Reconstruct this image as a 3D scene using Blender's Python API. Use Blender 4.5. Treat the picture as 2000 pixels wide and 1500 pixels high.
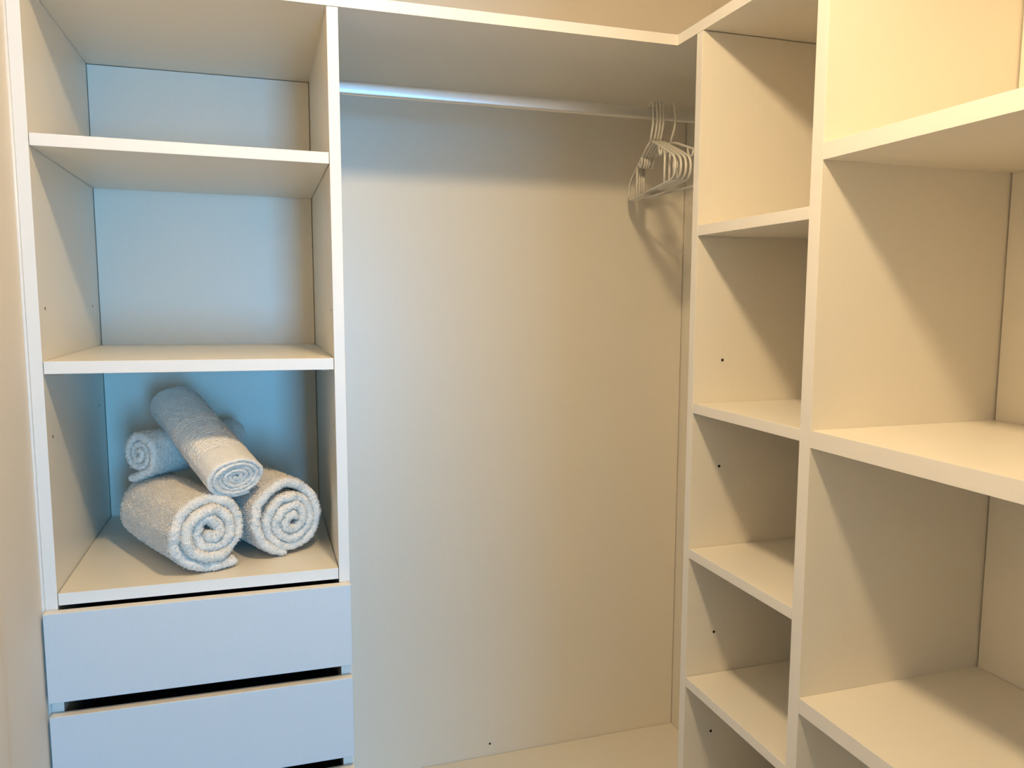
import bpy, bmesh, math, random
import numpy as np
from mathutils import Vector, Matrix, Euler

random.seed(7)
RNG = np.random.default_rng(11)
for o in list(bpy.data.objects):
    bpy.data.objects.remove(o, do_unlink=True)
scene = bpy.context.scene
COL = scene.collection

# ------------------------------------------------------------------ camera
F_PX = 1535.52
CAM = (0.3362, -1.4365, 1.4991)
PITCH, ROLL, YAW = -0.1103, -0.0025, -0.3129
Rz = Matrix.Rotation(YAW, 3, 'Z')
Rx = Matrix.Rotation(PITCH, 3, 'X')
Ry = Matrix.Rotation(ROLL, 3, 'Y')
RR = Rz @ Rx @ Ry                              # columns: right, forward, up
right, fwd, up = RR.col[0], RR.col[1], RR.col[2]
m = Matrix((right, up, -fwd)).transposed().to_4x4()
m.translation = Vector(CAM)
cam_data = bpy.data.cameras.new('camera')
cam_data.sensor_width = 36.0
cam_data.lens = F_PX * 36.0 / 2000.0
cam_data.shift_x = -6.4 / 2000.0
cam_data.shift_y = 8.1 / 2000.0
cam_data.clip_start = 0.02
cam = bpy.data.objects.new('camera', cam_data)
cam.matrix_world = m
COL.objects.link(cam)
scene.camera = cam

# ------------------------------------------------------------------ world, lights, exposure
world = bpy.data.worlds.new('World')
scene.world = world
world.use_nodes = True
wn = world.node_tree.nodes
wn['Background'].inputs[0].default_value = (0.30, 0.52, 0.95, 1)
wn['Background'].inputs[1].default_value = 1.0
scene.view_settings.view_transform = 'Standard'
scene.view_settings.look = 'None'
scene.view_settings.gamma = 1.0
scene.view_settings.use_curve_mapping = False
scene.view_settings.exposure = 0.32

LAMP = (0.605, -0.86, 2.372)
LAMP_W = 40.0
LAMP_COL = (1.0, 0.75, 0.44)
WIN = dict(x=1.12, y=-5.30, z=1.15, w=0.84, h=1.60)
WIN_W = 118.0
WIN_COL = (0.12, 0.52, 1.0)
ld = bpy.data.lights.new('window_daylight', 'AREA')
ld.shape = 'RECTANGLE'; ld.size = WIN['w']; ld.size_y = WIN['h']
ld.energy = WIN_W; ld.color = WIN_COL
lo = bpy.data.objects.new('window_daylight', ld)
lo.location = (WIN['x'], WIN['y'] + 0.02, WIN['z'])
lo.rotation_euler = Vector((0, 1, 0)).to_track_quat('-Z', 'Z').to_euler()
COL.objects.link(lo)

# ------------------------------------------------------------------ helpers
def tag(o, label=None, cat=None, group=None, kind=None):
    if label: o['label'] = label
    if cat: o['category'] = cat
    if group: o['group'] = group
    if kind: o['kind'] = kind
    return o

def empty(name, loc, label=None, cat=None, group=None):
    o = bpy.data.objects.new(name, None)
    o.empty_display_size = 0.05
    o.location = loc
    COL.objects.link(o)
    tag(o, label, cat, group)
    return o

def link(name, me, mat, parent=None, loc=None):
    """link a mesh built in world coordinates; keeps the origin at its own centre"""
    o = bpy.data.objects.new(name, me)
    if mat is not None:
        me.materials.append(mat)
    COL.objects.link(o)
    if loc is not None:
        o.location = loc
    if parent is not None:
        o.parent = parent
        o.matrix_parent_inverse = Matrix.Translation(world_loc(parent)).inverted()
    return o

def world_loc(o):
    v = Vector(o.location)
    p = o.parent
    if p is not None:      # parents are only translated and cancelled by the parent inverse
        return v
    return v

def bm_to(name, bm, mat, parent=None, loc=(0, 0, 0), smooth=False):
    me = bpy.data.meshes.new(name)
    bmesh.ops.recalc_face_normals(bm, faces=bm.faces)
    bm.to_mesh(me); bm.free()
    if smooth:
        for p in me.polygons: p.use_smooth = True
    return link(name, me, mat, parent, loc)

def box(name, x0, x1, y0, y1, z0, z1, mat, parent=None, bev=0.0007, tilt=0.0, edge=None):
    """bevelled board; tilt = rise in z per metre of x; edge = direction of the banded front edge"""
    cx, cy, cz = (x0 + x1) / 2, (y0 + y1) / 2, (z0 + z1) / 2
    bm = bmesh.new()
    bmesh.ops.create_cube(bm, size=1)
    for v in bm.verts:
        v.co = Vector((v.co.x * (x1 - x0), v.co.y * (y1 - y0), v.co.z * (z1 - z0)))
        v.co.z += tilt * v.co.x
    if bev:
        bmesh.ops.bevel(bm, geom=list(bm.edges), offset=bev, segments=2, profile=0.5, affect='EDGES')
    bmesh.ops.recalc_face_normals(bm, faces=bm.faces)
    if edge:
        e = Vector(edge)
        for f in bm.faces:
            if f.normal.dot(e) > 0.9: f.material_index = 1
    o = bm_to(name, bm, mat, parent, (cx, cy, cz))
    if edge: o.data.materials.append(M_EDGE)
    return o

def prism(name, poly, z0, z1, mat, parent=None, bev=0.0007):
    cx = sum(p[0] for p in poly) / len(poly); cy = sum(p[1] for p in poly) / len(poly)
    bm = bmesh.new()
    lo_ = [bm.verts.new((x - cx, y - cy, z0 - z0)) for x, y in poly]
    hi_ = [bm.verts.new((x - cx, y - cy, z1 - z0)) for x, y in poly]
    bm.faces.new(lo_); bm.faces.new(hi_)
    n = len(poly)
    for i in range(n):
        bm.faces.new((lo_[i], lo_[(i + 1) % n], hi_[(i + 1) % n], hi_[i]))
    if bev:
        bmesh.ops.bevel(bm, geom=list(bm.edges), offset=bev, segments=2, profile=0.5, affect='EDGES')
    return bm_to(name, bm, mat, parent, (cx, cy, z0))

def cyl(name, c, axis, r, h, mat, parent=None, seg=20, bev=0.0):
    bm = bmesh.new()
    bmesh.ops.create_cone(bm, cap_ends=True, segments=seg, radius1=r, radius2=r, depth=h)
    q = Vector((0, 0, 1)).rotation_difference(Vector(axis))
    for v in bm.verts: v.co = q @ v.co
    return bm_to(name, bm, mat, parent, c)

def tube_into(bm, pts, r, seg=8, flat=1.0):
    """sweep a round section along a polyline"""
    pts = [Vector(p) for p in pts]
    n = len(pts)
    t0 = (pts[1] - pts[0]).normalized()
    ref = Vector((1, 0, 0)) if abs(t0.x) < 0.9 else Vector((0, 0, 1))
    nrm = (ref - t0 * ref.dot(t0)).normalized()
    rings = []
    for i in range(n):
        if i == 0: t = (pts[1] - pts[0])
        elif i == n - 1: t = (pts[-1] - pts[-2])
        else: t = (pts[i + 1] - pts[i - 1])
        t.normalize()
        nrm = (nrm - t * nrm.dot(t)).normalized()
        b = t.cross(nrm)
        rr = r[i] if isinstance(r, (list, tuple)) else r
        rings.append([bm.verts.new(pts[i] + nrm * (math.cos(a) * rr * flat) + b * (math.sin(a) * rr))
                      for a in [2 * math.pi * k / seg for k in range(seg)]])
    for i in range(n - 1):
        for k in range(seg):
            bm.faces.new((rings[i][k], rings[i][(k + 1) % seg], rings[i + 1][(k + 1) % seg], rings[i + 1][k]))
    bm.faces.new(rings[0][::-1]); bm.faces.new(rings[-1])

# ------------------------------------------------------------------ materials
def new_mat(name):
    mt = bpy.data.materials.new(name)
    mt.use_nodes = True
    nt = mt.node_tree
    return mt, nt, nt.nodes['Principled BSDF']

def laminate(name, col, rough=0.36, spec=0.5, var=0.010):
    mt, nt, b = new_mat(name)
    tc = nt.nodes.new('ShaderNodeTexCoord')
    mp = nt.nodes.new('ShaderNodeMapping')
    mp.inputs['Scale'].default_value = (26, 26, 3.0)
    nz = nt.nodes.new('ShaderNodeTexNoise')
    nz.inputs['Scale'].default_value = 9.0; nz.inputs['Detail'].default_value = 5.0
    rmp = nt.nodes.new('ShaderNodeMapRange')
    rmp.inputs['From Min'].default_value = 0.3; rmp.inputs['From Max'].default_value = 0.7
    rmp.inputs['To Min'].default_value = 1.0 - var; rmp.inputs['To Max'].default_value = 1.0 + var * 0.4
    mul = nt.nodes.new('ShaderNodeVectorMath'); mul.operation = 'SCALE'
    mul.inputs[0].default_value = col
    nt.links.new(tc.outputs['Object'], mp.inputs['Vector'])
    nt.links.new(mp.outputs[0], nz.inputs['Vector'])
    nt.links.new(nz.outputs['Fac'], rmp.inputs['Value'])
    nt.links.new(rmp.outputs[0], mul.inputs['Scale'])
    nt.links.new(mul.outputs[0], b.inputs['Base Color'])
    bp = nt.nodes.new('ShaderNodeBump'); bp.inputs['Strength'].default_value = 0.04
    bp.inputs['Distance'].default_value = 0.0006
    n2 = nt.nodes.new('ShaderNodeTexNoise'); n2.inputs['Scale'].default_value = 420.0
    nt.links.new(tc.outputs['Object'], n2.inputs['Vector'])
    nt.links.new(n2.outputs['Fac'], bp.inputs['Height'])
    nt.links.new(bp.outputs[0], b.inputs['Normal'])
    b.inputs['Roughness'].default_value = rough
    b.inputs['Specular IOR Level'].default_value = spec
    return mt

def plain(name, col, rough=0.5, metal=0.0, spec=0.5, noise=None):
    mt, nt, b = new_mat(name)
    b.inputs['Base Color'].default_value = (*col, 1)
    b.inputs['Roughness'].default_value = rough
    b.inputs['Metallic'].default_value = metal
    b.inputs['Specular IOR Level'].default_value = spec
    if noise:
        sc, amt, dist = noise
        tc = nt.nodes.new('ShaderNodeTexCoord')
        nz = nt.nodes.new('ShaderNodeTexNoise'); nz.inputs['Scale'].default_value = sc
        nz.inputs['Detail'].default_value = 4
        bp = nt.nodes.new('ShaderNodeBump'); bp.inputs['Strength'].default_value = amt
        bp.inputs['Distance'].default_value = dist
        nt.links.new(tc.outputs['Object'], nz.inputs['Vector'])
        nt.links.new(nz.outputs['Fac'], bp.inputs['Height'])
        nt.links.new(bp.outputs[0], b.inputs['Normal'])
    return mt

CREAM = (0.865, 0.81, 0.705)
M_LAM = laminate('cream_laminate', CREAM)
M_DRAWER = laminate('grey_blue_drawer_front', (0.64, 0.69, 0.73))  # even tone, cooler and darker than the cream boards
M_EDGE = laminate('cream_edge_banding', (0.85, 0.81, 0.75), rough=0.42, var=0.006)
M_WALL = plain('painted_wall', (0.86, 0.79, 0.69), 0.75, noise=(160, 0.12, 0.0006))
M_TAUPE = plain('low_bounce_bedroom_wall', (0.34, 0.29, 0.24), 0.8, noise=(160, 0.12, 0.0006))  # unseen walls, darkened to cut daylight bounce into the closet
M_CEIL = plain('ceiling_paint', (0.88, 0.85, 0.79), 0.85, noise=(120, 0.1, 0.0006))
M_SEAL = plain('white_sealant', (0.82, 0.79, 0.75), 0.35)
M_BOX_SHADE = plain('drawer_box_painted_shade', (0.035, 0.034, 0.034), 0.6, noise=(300, 0.1, 0.0004))  # near-black puts the shade of the drawer gaps into the box colour
M_HOLE = plain('pin_hole_dark', (0.02, 0.016, 0.012), 0.8, noise=(300, 0.1, 0.0004))
M_ALU = plain('satin_aluminium', (0.80, 0.80, 0.79), 0.42, metal=1.0, noise=(500, 0.03, 0.0002))
M_PLASTIC = plain('white_hanger_plastic', (0.76, 0.72, 0.64), 0.4, noise=(350, 0.03, 0.0002))
M_METAL = plain('bracket_metal', (0.55, 0.54, 0.52), 0.35, metal=1.0, noise=(400, 0.05, 0.0002))

def wood_floor(name):
    mt, nt, b = new_mat(name)
    tc = nt.nodes.new('ShaderNodeTexCoord')
    br = nt.nodes.new('ShaderNodeTexBrick')
    br.inputs['Scale'].default_value = 1.0
    br.inputs['Brick Width'].default_value = 1.2; br.inputs['Row Height'].default_value = 0.16
    br.inputs['Mortar Size'].default_value = 0.002
    br.inputs['Color1'].default_value = (0.66, 0.55, 0.42, 1)
    br.inputs['Color2'].default_value = (0.61, 0.50, 0.38, 1)
    br.inputs['Mortar'].default_value = (0.12, 0.08, 0.05, 1)
    nt.links.new(tc.outputs['Object'], br.inputs['Vector'])
    nt.links.new(br.outputs['Color'], b.inputs['Base Color'])
    b.inputs['Roughness'].default_value = 0.4
    return mt
M_FLOOR = wood_floor('oak_floor')

def terry(name, col, scale=520.0, strength=0.9):
    mt, nt, b = new_mat(name)
    tc = nt.nodes.new('ShaderNodeTexCoord')
    vo = nt.nodes.new('ShaderNodeTexVoronoi'); vo.inputs['Scale'].default_value = scale
    nz = nt.nodes.new('ShaderNodeTexNoise'); nz.inputs['Scale'].default_value = scale * 0.45
    nz.inputs['Detail'].default_value = 4
    add = nt.nodes.new('ShaderNodeMath'); add.operation = 'SUBTRACT'
    nt.links.new(tc.outputs['Object'], vo.inputs['Vector'])
    nt.links.new(tc.outputs['Object'], nz.inputs['Vector'])
    nt.links.new(nz.outputs['Fac'], add.inputs[0])
    nt.links.new(vo.outputs['Distance'], add.inputs[1])
    bp = nt.nodes.new('ShaderNodeBump'); bp.inputs['Strength'].default_value = strength
    bp.inputs['Distance'].default_value = 0.0014
    nt.links.new(add.outputs[0], bp.inputs['Height'])
    nt.links.new(bp.outputs[0], b.inputs['Normal'])
    b.inputs['Base Color'].default_value = (*col, 1)
    b.inputs['Roughness'].default_value = 0.95
    b.inputs['Specular IOR Level'].default_value = 0.1
    b.inputs['Sheen Weight'].default_value = 0.25
    return mt
M_TERRY = terry('white_terry', (0.97, 0.90, 0.80))

# ------------------------------------------------------------------ measured layout (metres)
XL0, XL1, XR0, XR1 = -0.0190, 0.0, 0.460, 0.4795
WL = -0.0226                     # face of the left wall
D = 0.5007                       # face of the back panels
ZT0, ZT1 = 2.000, 2.0206         # long top shelf
XF, XB = 1.134, 1.5005           # front and back of the right-hand units
YPA, YPB = -0.0955, -0.0750
YDA, YDB = -0.4425, -0.4170
XS = 1.4465
ZF = 0.2718
TILT = -0.0077                   # the left column's shelves sit a hair out of level
WBACK, WRIGHT, CEIL = 0.520, 1.522, 2.462
YEND = -2.00                     # near end of the wide right unit
def tz(z, x): return z + TILT * (x - 0.5)

# ------------------------------------------------------------------ the room
def struct(o): return tag(o, kind='structure')
struct(box('floor', -1.6, 3.2, -5.5, 0.60, -0.10, 0.0, M_FLOOR, bev=0))
struct(box('ceiling', -1.6, 3.2, -5.5, 0.60, CEIL, CEIL + 0.1, M_CEIL, bev=0))
struct(box('wall_back', -0.15, 1.65, WBACK, WBACK + 0.08, 0.0, CEIL, M_WALL, bev=0))
struct(box('wall_left', WL - 0.10, WL, -2.10, WBACK, 0.0, CEIL, M_WALL, bev=0))
struct(box('wall_right', WRIGHT, WRIGHT + 0.10, -2.10, WBACK, 0.0, CEIL, M_WALL, bev=0))
struct(box('wall_bedroom_left', -1.6, -1.5, -5.4, -2.20, 0.0, CEIL, M_TAUPE, bev=0))
struct(box('wall_bedroom_right', 3.1, 3.2, -5.4, -2.20, 0.0, CEIL, M_TAUPE, bev=0))
# bedroom window wall, four pieces round the opening, one mesh
def wall_with_opening(name, x0, x1, y0, y1, z0, z1, ox0, ox1, oz0, oz1, mat):
    bm = bmesh.new()
    for (a, b, c, d) in ((x0, ox0, z0, z1), (ox1, x1, z0, z1), (ox0, ox1, z0, oz0), (ox0, ox1, oz1, z1)):
        r = bmesh.ops.create_cube(bm, size=1)
        for v in r['verts']:
            v.co = Vector(((a + b) / 2 + v.co.x * (b - a), (y0 + y1) / 2 + v.co.y * (y1 - y0), (c + d) / 2 + v.co.z * (d - c)))
    return bm_to(name, bm, mat)
wx0, wx1 = WIN['x'] - WIN['w'] / 2, WIN['x'] + WIN['w'] / 2
wz0, wz1 = WIN['z'] - WIN['h'] / 2, WIN['z'] + WIN['h'] / 2
struct(wall_with_opening('wall_unseen_doorway', -1.5, 3.1, -2.20, -2.10, 0.0, CEIL, 0.28, 0.93, 0.0005, 2.06, M_WALL))  # unseen wall added to keep lamp light in and narrow the daylight
struct(wall_with_opening('wall_front', -1.6, 3.2, -5.5, -5.4, 0.0, CEIL, wx0, wx1, wz0, wz1, M_TAUPE))
wf = struct(wall_with_opening('window_1', wx0, wx1, -5.47, -5.42, wz0, wz1, wx0 + 0.05, wx1 - 0.05, wz0 + 0.05, wz1 - 0.05, M_EDGE))
box('window_mullion', WIN['x'] - 0.02, WIN['x'] + 0.02, -5.465, -5.425, wz0 + 0.05, wz1 - 0.05, M_EDGE, wf)
# door casing on the left wall, just outside the cabinet, and the sealant bead along the cabinet
struct(box('trim_1', WL, WL + 0.010, -0.330, -0.2480, 0.0, 2.05, M_WALL, bev=0.003))
bm = bmesh.new()
tube_into(bm, [(0, 0, z) for z in (0.0, 0.5, 1.0, 1.5, 1.995)], 0.0026, 10)
struct(bm_to('trim_2', bm, M_SEAL, None, (WL + 0.0012, -0.0006, 0.0), smooth=True))

# ------------------------------------------------------------------ ceiling lamp: globe bulb, base with a cup added to cut its side light
def lathe(name, prof, mat, parent, loc, seg=40):
    bm = bmesh.new()
    rings = [[bm.verts.new((r * math.cos(2 * math.pi * k / seg), r * math.sin(2 * math.pi * k / seg), z)) for k in range(seg)] for r, z in prof]
    for A, B in zip(rings[:-1], rings[1:]):
        for k in range(seg):
            bm.faces.new((A[k], A[(k + 1) % seg], B[(k + 1) % seg], B[k]))
    bm.faces.new(rings[0]); bm.faces.new(rings[-1])
    return bm_to(name, bm, mat, parent, loc, smooth=True)
LAMP_R = 0.062
def glow(name, col, watts, r):
    mt, nt, b = new_mat(name)
    b.inputs['Base Color'].default_value = (0.9, 0.88, 0.84, 1)
    b.inputs['Emission Color'].default_value = (*col, 1)
    b.inputs['Emission Strength'].default_value = watts / (4 * math.pi ** 2 * r * r)
    return mt
lamp = empty('ceiling_lamp', (LAMP[0], LAMP[1], CEIL), 'glowing warm globe bulb under an added white shading cup on the closet ceiling', 'lamp')
lathe('lamp_shade_cup', [(0.062, 0.0), (0.062, -0.006), (0.050, -0.010), (0.046, -0.016), (0.070, -0.042), (0.077, -0.104), (0.0745, -0.104), (0.0675, -0.043), (0.030, -0.026), (0.010, -0.024)], M_SEAL, lamp, (LAMP[0], LAMP[1], CEIL - 0.0005))
bulb = [(LAMP_R * math.sin(math.pi * k / 24), LAMP_R * math.cos(math.pi * k / 24)) for k in range(1, 24)]
lathe('bulb', bulb, glow('bulb_glow', LAMP_COL, LAMP_W, LAMP_R), lamp, LAMP, 32)

# ------------------------------------------------------------------ left column: shelves and drawers
cab = empty('drawer_cabinet', (0.23, 0.24, 0.0),
            'cream shelf column with drawers holding the rolled towels, against the left wall', 'cabinet')
sp_l = box('side_panel', XL0, XL1, 0, D + 0.004, 0.0, ZT0 - 0.0008, M_LAM, cab, edge=(0, -1, 0))
sp_r = box('side_panel', XR0, XR1, 0, D + 0.004, 0.0, ZT0 - 0.0008, M_LAM, cab, edge=(0, -1, 0))
box('back_panel', XL1 + 0.0012, XR0 - 0.0012, D, D + 0.008, 0.06, ZT0 - 0.0014, M_LAM, cab)
sh = []
for z0, z1, y0 in ((1.7359, 1.7554, 0.0), (1.3759, 1.3964, 0.0), (0.9879, 1.0086, 0.0)):
    xm = (XL1 + XR0) / 2
    sh.append(box('shelf', XL1 + 0.0010, XR0 - 0.0010, y0 + 0.0004, D - 0.0012, tz(z0, xm), tz(z1, xm), M_LAM, cab, tilt=TILT, edge=(0, -1, 0)))
pin = cyl('shelf_pin', (0.010, 0.045, tz(1.3759, 0) - 0.0030), (1, 0, 0), 0.0028, 0.018, M_METAL, sh[1], 12)
cyl('shelf_pin', (XR0 - 0.010, 0.045, tz(1.3759, .46) - 0.0030), (1, 0, 0), 0.0028, 0.018, M_METAL, sh[1], 12)
for y, z in ((0.038, 1.485), (0.428, 1.486), (0.036, 1.272), (0.439, 1.273)):
    cyl('pin_hole', (XL1, y, z), (1, 0, 0), 0.0025, 0.0006, M_HOLE, sp_l, 14)
for y, z in ((0.036, 1.482), (0.036, 1.270)):
    cyl('pin_hole', (XR0, y, z), (1, 0, 0), 0.0022, 0.0006, M_HOLE, sp_r, 14)
YD = -0.0205
def drawer(z0, z1):
    xm = 0.23
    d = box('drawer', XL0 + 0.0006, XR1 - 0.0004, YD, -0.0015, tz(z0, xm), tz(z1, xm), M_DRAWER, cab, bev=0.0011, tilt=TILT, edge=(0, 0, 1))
    # open drawer box behind the front: bottom, two sides, back in one tray with shade in its colour
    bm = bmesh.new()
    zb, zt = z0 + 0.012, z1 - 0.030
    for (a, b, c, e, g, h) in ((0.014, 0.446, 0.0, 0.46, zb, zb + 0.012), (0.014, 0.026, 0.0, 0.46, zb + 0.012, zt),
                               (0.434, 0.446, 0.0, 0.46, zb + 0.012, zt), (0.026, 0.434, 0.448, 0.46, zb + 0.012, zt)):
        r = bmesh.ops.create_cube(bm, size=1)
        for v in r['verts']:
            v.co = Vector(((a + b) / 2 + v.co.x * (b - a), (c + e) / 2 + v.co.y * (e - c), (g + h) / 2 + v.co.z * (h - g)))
    bm_to('drawer_box', bm, M_BOX_SHADE, d, (0, 0, 0))
    return d
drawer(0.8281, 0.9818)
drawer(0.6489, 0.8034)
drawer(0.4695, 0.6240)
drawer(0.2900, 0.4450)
box('plinth', XL1 + 0.001, XR0 - 0.001, 0.02, 0.036, 0.0, 0.265, M_LAM, cab)

# ------------------------------------------------------------------ hanging section
hs = empty('hanging_section', ((XR1 + XS) / 2, 0.25, 0.0),
           'tall open cream hanging bay with a silver clothes rail, right of the towel column', 'wardrobe')
box('back_panel', XR1 + 0.0008, XS - 0.0016, D, D + 0.008, ZF - 0.02, ZT0 - 0.0012, M_LAM, hs)
box('side_panel', XS, XS + 0.020, YPB + 0.001, D + 0.008, 0.0, ZT0 - 0.0012, M_LAM, hs)
box('base_board', XR1 + 0.0008, XS - 0.0008, 0.001, D - 0.0012, ZF - 0.020, ZF, M_LAM, hs)
box('plinth', XR1 + 0.0008, XS - 0.0008, 0.02, 0.038, 0.0, ZF - 0.0205, M_LAM, hs)
cyl('screw_hole', (0.893, D - 0.0001, 0.305), (0, 1, 0), 0.003, 0.0006, M_HOLE, hs, 14)
# oval rail
RY, RZ, RA, RB = 0.250, 1.9305, 0.0080, 0.0138
bm = bmesh.new()
prof = []
for k in range(24):                      # flat-sided oval, sides very slightly crowned
    a = 2 * math.pi * (k + 0.5) / 24
    ca, sa = math.cos(a), math.sin(a)
    prof.append((RA * math.copysign(abs(ca) ** 0.42, ca), RB * math.copysign(abs(sa) ** 0.75, sa)))
r0 = [bm.verts.new((-0.5 * (XS - XR1) + 0.001, y, z)) for y, z in prof]
r1 = [bm.verts.new((0.5 * (XS - XR1) - 0.001, y, z)) for y, z in prof]
n = len(prof)
for k in range(n): bm.faces.new((r0[k], r0[(k + 1) % n], r1[(k + 1) % n], r1[k]))
rail = bm_to('clothes_rail', bm, M_ALU, hs, ((XR1 + XS) / 2, RY, RZ), smooth=False)
for p in rail.data.polygons:
    if len(p.vertices) == 4: p.use_smooth = True
rail['label'] = 'oval satin aluminium clothes rail'
for x, s in ((XR1 + 0.0045, 1), (XS - 0.0045, -1)):
    bm = bmesh.new()
    bmesh.ops.create_cone(bm, cap_ends=True, segments=24, radius1=1, radius2=1, depth=0.007)
    for v in bm.verts: v.co = Vector((v.co.z, v.co.x * 0.0125, v.co.y * 0.0175))
    bm_to('rail_bracket', bm, M_METAL, rail, (x, RY, RZ))

# ------------------------------------------------------------------ narrow corner shelves
nu = empty('shelf_tower', ((XF + XB) / 2, (YPA + YDB) / 2, 0.0),
           'narrow cream shelf tower with four small shelves in the corner beside the hanging bay', 'shelf unit')
npn = box('side_panel', XF, XB, YPA, YPB, 0.0, ZT0 - 0.0012, M_LAM, nu, edge=(-1, 0, 0))
for z0, z1 in ((1.6237, 1.6430), (1.2823, 1.3015), (0.9908, 1.0098), (0.7225, 0.7420), (0.4400, 0.4590)):
    box('shelf', XF + 0.0003, XB - 0.0015, YDB + 0.0006, YPA - 0.0010, z0, z1, M_LAM, nu, edge=(-1, 0, 0))
box('back_panel', XB, XB + 0.008, YDB + 0.002, YPA - 0.002, 0.05, ZT0 - 0.002, M_LAM, nu)
for z in (1.385, 1.173, 0.829, 0.615):
    cyl('pin_hole', (1.1975, YPA, z), (0, 1, 0), 0.0030, 0.0006, M_HOLE, npn, 14)

# ------------------------------------------------------------------ wide right-hand shelves
wu = empty('shelf_bookcase', ((XF + XB) / 2, (YDA + YEND) / 2, 0.0),
           'wide thick-edged cream open shelving running along the right wall', 'shelf unit')
WTOP = 2.165
box('side_panel', XF, XB + 0.012, YDA, YDB, 0.0, WTOP, M_LAM, wu, edge=(-1, 0, 0))
box('side_panel', XF, XB + 0.012, YEND, YEND + 0.025, 0.0, WTOP, M_LAM, wu, edge=(-1, 0, 0))
for z0, z1 in ((2.1395, 2.165), (1.7075, 1.7320), (1.2760, 1.3030), (0.8461, 0.8718), (0.4150, 0.4410)):
    box('shelf', XF, XB - 0.0012, YEND + 0.0252, YDA - 0.0002, z0, z1, M_LAM, wu, bev=0.0004, edge=(-1, 0, 0))
box('back_panel', XB, XB + 0.008, YEND + 0.027, YDA - 0.0028, 0.02, WTOP - 0.002, M_LAM, wu)
box('plinth', XF + 0.02, XF + 0.038, YEND + 0.026, YDA - 0.001, 0.0, 0.06, M_LAM, wu)

# ------------------------------------------------------------------ long L-shaped top shelf
XT = 1.1356
ts = prism('top_shelf', [(WL + 0.0008, 0.0), (XT, 0.0), (XT, YDB + 0.0008), (WRIGHT - 0.003, YDB + 0.0008),
                         (WRIGHT - 0.003, WBACK - 0.003), (WL + 0.0008, WBACK - 0.003)], ZT0, ZT1, M_LAM)
ts.data.materials.append(M_EDGE)
for p in ts.data.polygons:
    if p.normal.y < -0.9 or p.normal.x < -0.9: p.material_index = 1
tag(ts, 'long L-shaped cream top shelf capping the hanging bay and turning the corner', 'shelf')

# ------------------------------------------------------------------ hangers
def arc(c, r, a0, a1, n):
    return [(c[0] + r * math.cos(math.radians(a0 + (a1 - a0) * k / n)), c[1] + r * math.sin(math.radians(a0 + (a1 - a0) * k / n))) for k in range(n + 1)]

def hanger_meshes():
    """meshes in the plane x=0: y along the hanger, z up, origin on top of the rail"""
    P = lambda pts: [(0, y, z) for y, z in pts]
    R = 0.0030
    out = {}
    # hook: over the rail, down the front side, to the neck
    hk = arc((0.0, -0.0100), 0.0150, 195, -20, 16)
    hk += [(0.0165, -0.022), (0.0185, -0.032), (0.0180, -0.044), (0.0145, -0.056), (0.0085, -0.067), (0.003, -0.076), (0.0, -0.084)]
    bm = bmesh.new(); tube_into(bm, P([(-y, z) for y, z in hk]), 0.0026, 8); out['hook'] = bm
    W, ZN, ZB = 0.196, -0.084, -0.196
    # frame: arms sloping from the neck, rounded shoulders, straight trouser bar
    pts = []
    for s in (1, -1):
        prof = [(0, 0), (.030, -.007), (.060, -.018), (.110, -.036), (.150, -.051), (.172, -.060), (.184, -.066), (.1915, -.073),
                (.1955, -.082), (.1960, -.091), (.1930, -.100), (.1860, -.107), (.1750, -.1105), (.160, -.112), (.090, -.112), (0, -.112)]
        side = [(a * s, ZN + b) for a, b in prof]
        pts.append(side)
    loop = pts[0] + pts[1][::-1]
    bm = bmesh.new()
    loop3 = P(loop)
    tube_into(bm, loop3, 0.0029, 8); out['frame'] = bm
    # strap hooks under each arm and uprights joining arm and bar
    for i, s in enumerate((1, -1)):
        c = (0.085 * s, ZN - 0.046)
        bm = bmesh.new()
        h = [(0.072 * s, ZN - 0.022), (0.075 * s, ZN - 0.037), (0.083 * s, ZN - 0.046), (0.092 * s, ZN - 0.044), (0.097 * s, ZN - 0.032)]
        tube_into(bm, P(h), 0.0030, 8); out['strap_hook%d' % i] = bm
        bm = bmesh.new()
        tube_into(bm, P([(0.118 * s, ZN - 0.039), (0.118 * s, ZN - 0.075), (0.118 * s, ZB)]), 0.0026, 8); out['upright%d' % i] = bm
    return out

hm = {}
for k, bm in hanger_meshes().items():
    me = bpy.data.meshes.new('hanger_' + k.rstrip('01'))
    bmesh.ops.recalc_face_normals(bm, faces=bm.faces)
    bm.to_mesh(me); bm.free()
    for p in me.polygons: p.use_smooth = True
    me.materials.append(M_PLASTIC)
    hm[k] = me
HANG = [  # x on the rail, yaw (deg, + swings the near end to the left), swing about y, label
    (1.2100, -12.0, 'white plastic hanger at the left end of the bunch on the rail'),
    (1.2195, -11.0, 'white plastic hanger second from the left in the bunch on the rail'),
    (1.2275, -10.0, 'white plastic hanger third from the left in the bunch on the rail'),
    (1.2350, -9.0, 'white plastic hanger at the right end of the bunch of four on the rail'),
    (1.2620, 3.0, 'lone white plastic hanger beside the bunch, partly hidden by the corner shelf panel'),
]
for x, yaw, lab in HANG:
    root = empty('clothes_hanger', (x, RY, RZ + RB + 0.0076), lab, 'hanger', 'hangers on the clothes rail')
    root.rotation_euler = (0, 0, math.radians(yaw))
    for k, me in hm.items():
        o = bpy.data.objects.new(k.rstrip('01'), me)
        COL.objects.link(o)
        o.parent = root

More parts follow.
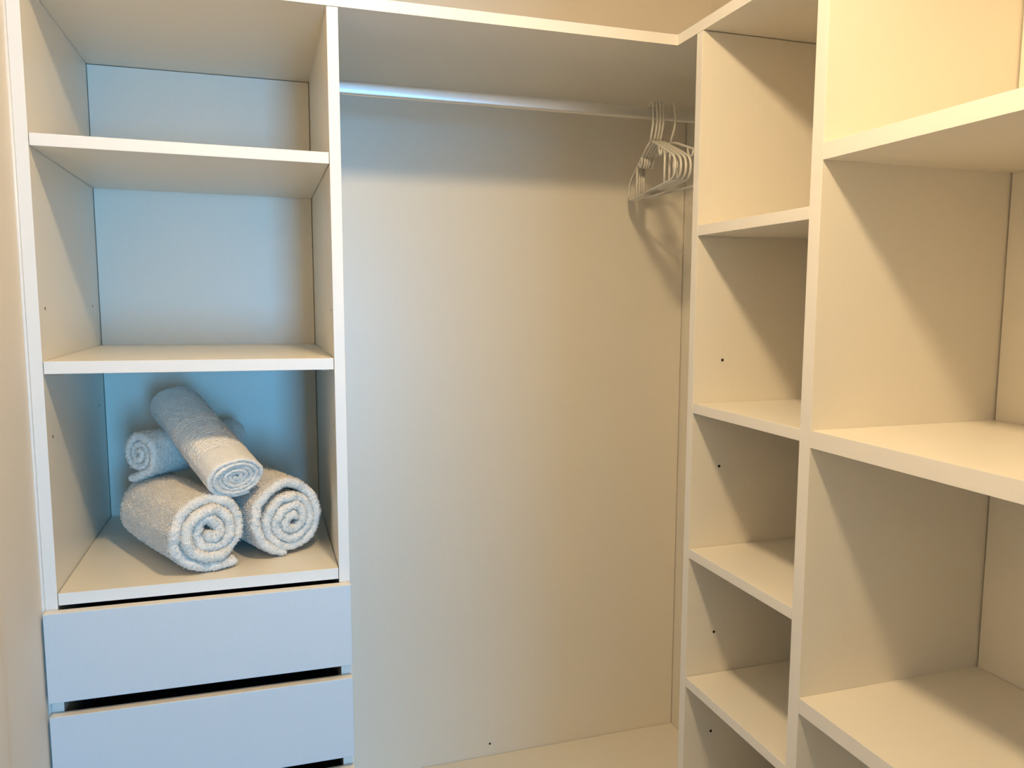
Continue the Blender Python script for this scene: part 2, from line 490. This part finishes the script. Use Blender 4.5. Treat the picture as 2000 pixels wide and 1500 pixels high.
# ------------------------------------------------------------------ rolled towels
def towel_grid(R, th, pitch, turns, L, cw=True, start=-90.0, tail=0.0, tail_drop=0.0, squash=1.0, wob=0.02,
               end_rough=0.004, core_wob=0.12, ds=0.0017, dy=0.0019, amp=0.0009, ribs=None, shift=None, taildir=0.0, seed=1, taper=0.0, bare=None):
    rng = np.random.default_rng(seed)
    # centre line (a right, b up) from the free end inwards
    Rc = R - th / 2
    phi_max = turns * 2 * math.pi
    phi = np.linspace(0, phi_max, 4000)
    sgn = -1 if cw else 1
    r = Rc - pitch * phi / (2 * math.pi)
    k = np.clip((phi - phi_max * 0.45) / (phi_max * 0.55), 0, 1)
    ph = rng.uniform(0, 6.28, 4)
    r = r * (1 + core_wob * k * (np.sin(2 * phi * sgn + ph[0]) * 0.8 + 0.5 * np.sin(3.3 * phi + ph[1]) + 0.3 * np.sin(7.1 * phi + ph[3])) + wob * np.sin(2 * phi + ph[2]) * 0.5 + 0.012 * np.sin(5.3 * phi + ph[1]) + 0.008 * np.sin(11.7 * phi + ph[0]))
    al = math.radians(start) + sgn * phi
    a = r * np.cos(al); b = r * np.sin(al)
    if shift is not None:
        w = np.clip((phi - shift[2]) / (shift[3] - shift[2]), 0, 1); w = w * w * (3 - 2 * w)
        a = a + shift[0] * w; b = b + shift[1] * w
    if tail > 0:
        t0 = np.array([a[0], b[0]]); tang = np.array([a[0] - a[2], b[0] - b[2]]); tang /= np.linalg.norm(tang)
        ca, sa = math.cos(taildir), math.sin(taildir)
        q = np.linspace(1, 0, 200)[:-1]
        base = t0[None, :] + tang[None, :] * (q * tail)[:, None]
        nrm = np.array([-tang[1], tang[0]])
        base = base + nrm[None, :] * (tail_drop * q ** 2)[:, None]
        a = np.concatenate([base[:, 0], a]); b = np.concatenate([base[:, 1], b])
    seglen = np.hypot(np.diff(a), np.diff(b)); s = np.concatenate([[0], np.cumsum(seglen)])
    S = s[-1]; ns = int(S / ds)
    si = np.linspace(0, S, ns)
    a = np.interp(si, s, a); b = np.interp(si, s, b)
    ta = np.gradient(a); tb = np.gradient(b); ln = np.hypot(ta, tb); ta /= ln; tb /= ln
    na, nb = (-tb, ta) if cw else (tb, -ta)       # outward normal
    if cw: na, nb = tb * -1, ta
    # make sure the normal points away from the centre on average
    if np.mean(na * a + nb * b) < 0: na, nb = -na, -nb
    hh = th / 2
    tk = np.ones(ns)
    e = np.minimum(si, S - si)
    tk = np.where(e < hh, np.sqrt(np.clip(1 - (1 - e / hh) ** 2, 0.0, 1)), 1.0)
    # loop round the sheet in (offset, y)
    ne = 9
    m = max(8, int((L - th) / dy))
    yo = np.linspace(hh, L - hh, m)
    angs = np.linspace(math.pi / 2, -math.pi / 2, ne)[1:-1]
    loop_o = np.concatenate([np.full(m, hh), hh * np.sin(angs), np.full(m, -hh), -hh * np.sin(angs)])
    loop_y = np.concatenate([yo, L - hh + hh * np.cos(angs), yo[::-1], hh - hh * np.cos(angs)])
    K = len(loop_o)
    O = tk[:, None] * loop_o[None, :]
    Y = np.repeat(loop_y[None, :], ns, 0)
    # uneven towel edge, different for each layer
    f0 = np.zeros(ns); f1 = np.zeros(ns)
    for fr in (7, 17, 31, 53, 97, 160):
        f0 += np.sin(si * fr + rng.uniform(0, 6.28)) / fr ** 0.5; f1 += np.sin(si * fr * 1.1 + rng.uniform(0, 6.28)) / fr ** 0.5
    f0 = f0 * end_rough; f1 = f1 * end_rough
    w0 = np.clip(1 - Y / 0.05, 0, 1); w1 = np.clip(1 - (L - Y) / 0.05, 0, 1)
    Y = Y + w0 * f0[:, None] - w1 * f1[:, None]
    A = a[:, None] + na[:, None] * O; B = b[:, None] + nb[:, None] * O
    # soft lumps along the roll
    lump = 1 + wob * (np.sin(Y * 21 + ph[3]) * 0.4 + np.sin(Y * 9 + np.arctan2(B, A) * 2 + ph[0]) * 0.6) - taper * np.clip(1 - Y / (0.25 * L), 0, 1)
    A = A * lump; B = B * lump * squash
    P = np.stack([A, Y, B], -1)
    # normals by finite differences
    du = np.gradient(P, axis=0)
    dv = (np.roll(P, -1, 1) - np.roll(P, 1, 1))
    N = np.cross(du, dv); N /= (np.linalg.norm(N, axis=-1, keepdims=True) + 1e-12)
    # orientation: outward side must agree with sheet normal
    chk = np.mean(N[ns // 2, : m // 2, 0] * na[ns // 2] + N[ns // 2, : m // 2, 2] * nb[ns // 2])
    flip = chk < 0
    if flip: N = -N
    noise = rng.normal(0, 1, (ns, K))
    noise = noise * 0.75 + 0.25 * (np.roll(noise, 1, 0) + np.roll(noise, 1, 1))
    ampm = np.full((ns, K), amp) * np.clip(tk, 0.25, 1)[:, None]
    disp = noise * ampm
    if ribs:
        for (y0, y1, kind, depth) in ribs:
            wv = np.clip((Y - y0) / 0.003, 0, 1) * np.clip((y1 - Y) / 0.003, 0, 1) * (loop_o[None, :] > 0.5 * hh)
            ydist = Y + 0.0025 * np.sin(si * 23)[:, None] + 0.0012 * np.sin(si * 61)[:, None]
            if kind == 'rib':
                disp = disp * (1 - 0.7 * wv) + wv * depth * ((0.5 + 0.5 * np.sin(ydist * 2 * math.pi / 0.0078)) ** 5 * 2 - 0.4)
            else:
                disp = disp * (1 - 0.9 * wv) + wv * depth
    P = P + N * disp[..., None]
    # where loose terry loops show: the outer turn and both ends
    first = tail + 2 * math.pi * Rc * 1.06
    vis = ((si[:, None] < first) & (loop_o[None, :] > 0.2 * hh)) | (loop_y[None, :] < hh * 1.5) | (loop_y[None, :] > L - hh * 1.2)
    vis = vis & (tk[:, None] > 0.3)
    if bare is not None:
        for y0, y1 in bare: vis = vis & ~((Y > y0) & (Y < y1) & (loop_o[None, :] > 0.5 * hh))
    return P, N, vis, flip

def towel(name, P0, P1, label, mat=M_TERRY, **kw):
    P0 = Vector(P0); P1 = Vector(P1)
    d = (P1 - P0); L = d.length; d.normalize()
    ax = d.cross(Vector((0, 0, 1))).normalized()
    bx = ax.cross(d).normalized()
    roll = kw.pop('roll', 0.0)
    n_tuft = kw.pop('tufts', 30000); tuft_len = kw.pop('tuft_len', 0.0019)
    P, N, vis, flip = towel_grid(L=L, **kw)
    ns, K = P.shape[:2]
    me = bpy.data.meshes.new(name)
    V = P.reshape(-1, 3)
    i = np.arange(ns - 1)[:, None]; j = np.arange(K)[None, :]
    q = np.stack([i * K + j, i * K + (j + 1) % K, (i + 1) * K + (j + 1) % K, (i + 1) * K + j], -1).reshape(-1, 4)
    if not flip: q = q[:, ::-1]
    nf = len(q)
    me.vertices.add(len(V)); me.vertices.foreach_set('co', V.astype(np.float32).ravel())
    me.loops.add(nf * 4); me.loops.foreach_set('vertex_index', q.astype(np.int32).ravel())
    me.polygons.add(nf)
    me.polygons.foreach_set('loop_start', np.arange(0, nf * 4, 4, dtype=np.int32))
    me.polygons.foreach_set('loop_total', np.full(nf, 4, dtype=np.int32))
    me.polygons.foreach_set('use_smooth', np.ones(nf, dtype=bool))
    me.update(calc_edges=True); me.validate()
    me.materials.append(mat)
    o = bpy.data.objects.new(name, me)
    COL.objects.link(o)
    M = Matrix((ax, d, bx)).transposed()
    if roll: M = M @ Matrix.Rotation(roll, 3, 'Y')
    M = M.to_4x4(); M.translation = P0
    o.matrix_world = M
    tag(o, label, 'towel', 'rolled towels in the open cubby')
    # terry loops: small leaning three-sided tufts
    rng = np.random.default_rng(kw.get('seed', 1) + 100)
    idx = np.argwhere(vis)
    idx = idx[rng.integers(0, len(idx), n_tuft)]
    p = P[idx[:, 0], idx[:, 1]] + rng.normal(0, 0.0005, (n_tuft, 3))
    nn = N[idx[:, 0], idx[:, 1]]
    lean = nn + rng.normal(0, 0.55, (n_tuft, 3)); lean /= np.linalg.norm(lean, axis=1, keepdims=True)
    t1 = np.cross(nn, rng.normal(0, 1, (n_tuft, 3))); t1 /= np.linalg.norm(t1, axis=1, keepdims=True) + 1e-9
    t2 = np.cross(nn, t1)
    w = rng.uniform(0.00045, 0.00085, (n_tuft, 1)); h = rng.uniform(0.6, 1.2, (n_tuft, 1)) * tuft_len
    base = p - nn * 0.0004
    c0 = base + t1 * w; c1 = base - t1 * w * 0.5 + t2 * w * 0.87; c2 = base - t1 * w * 0.5 - t2 * w * 0.87
    mid = p + nn * h * 0.4 + lean * h * 0.2
    m0 = mid + t1 * w * 0.9; m1 = mid - t1 * w * 0.45 + t2 * w * 0.8; m2 = mid - t1 * w * 0.45 - t2 * w * 0.8
    tip = p + nn * h * 0.35 + lean * h * 0.65
    VV = np.stack([c0, c1, c2, m0, m1, m2, tip], 1).reshape(-1, 3)
    b7 = (np.arange(n_tuft) * 7)[:, None]
    quads = np.concatenate([b7 + np.array([[0, 1, 4, 3]]), b7 + np.array([[1, 2, 5, 4]]), b7 + np.array([[2, 0, 3, 5]])])
    tris = np.concatenate([b7 + np.array([[3, 4, 6]]), b7 + np.array([[4, 5, 6]]), b7 + np.array([[5, 3, 6]])])
    pm = bpy.data.meshes.new('terry_pile')
    pm.vertices.add(len(VV)); pm.vertices.foreach_set('co', VV.astype(np.float32).ravel())
    li = np.concatenate([quads.ravel(), tris.ravel()]).astype(np.int32)
    pm.loops.add(len(li)); pm.loops.foreach_set('vertex_index', li)
    npoly = len(quads) + len(tris)
    pm.polygons.add(npoly)
    tot = np.concatenate([np.full(len(quads), 4), np.full(len(tris), 3)]).astype(np.int32)
    pm.polygons.foreach_set('loop_start', np.concatenate([[0], np.cumsum(tot)[:-1]]).astype(np.int32))
    pm.polygons.foreach_set('loop_total', tot)
    pm.polygons.foreach_set('use_smooth', np.ones(npoly, dtype=bool))
    pm.update(calc_edges=True)
    pm.materials.append(mat)
    po = bpy.data.objects.new('terry_pile', pm)
    COL.objects.link(po); po.parent = o; po['kind'] = 'stuff'
    return o

ZS = 1.0125
tA = towel('rolled_towel', (0.2420, 0.036, ZS + 0.0755), (0.1290, 0.270, ZS + 0.0745),
           'largest rolled white towel, bottom left of the pile with its loose edge tucked under',
           R=0.0765, th=0.0188, pitch=0.0187, turns=3.3, cw=True, start=-92, tail=0.050, tail_drop=0.0, wob=0.03,
           end_rough=0.016, core_wob=0.30, seed=3, tufts=42000,
           ribs=[(0.205, 0.212, 'rib', 0.0006), (0.224, 0.236, 'rib', 0.0006)], bare=[(0.205, 0.212), (0.224, 0.236)])
tB = towel('rolled_towel', (0.3775, 0.097, ZS + 0.0775), (0.2735, 0.330, ZS + 0.0775),
           'rolled white towel at the bottom right of the pile, spiral end open toward the front',
           R=0.0785, th=0.0172, pitch=0.0175, turns=3.7, cw=True, start=-112, tail=0.022, wob=0.016,
           end_rough=0.011, core_wob=0.18, seed=8, shift=(0.006, -0.010, 2.6, 5.4), tufts=40000)
tC = towel('rolled_towel', (0.1020, 0.205, ZS + 0.1920), (0.2680, 0.405, ZS + 0.1850),
           'small rolled white towel lying across the back of the larger towels, end facing left',
           R=0.0450, th=0.0135, pitch=0.0138, turns=2.7, cw=False, start=-68, tail=0.042, wob=0.02,
           end_rough=0.005, core_wob=0.18, seed=5, tufts=24000)
tD = towel('rolled_towel', (0.2880, 0.056, ZS + 0.1655), (0.1650, 0.322, ZS + 0.2735),
           'slim rolled white towel with woven bands leaning diagonally on top of the pile',
           R=0.0570, th=0.0090, pitch=0.0092, turns=5.5, cw=True, start=-60, tail=0.0, squash=0.74, wob=0.025,
           end_rough=0.004, core_wob=0.12, seed=12, amp=0.00045, tufts=26000, tuft_len=0.0010,
           ribs=[(-0.01, 0.056, 'hem', 0.0004), (0.058, 0.098, 'rib', 0.0014), (0.108, 0.140, 'rib', 0.0012), (0.160, 0.184, 'rib', 0.0013)],
           bare=[(-0.01, 0.098), (0.108, 0.140), (0.160, 0.184)])
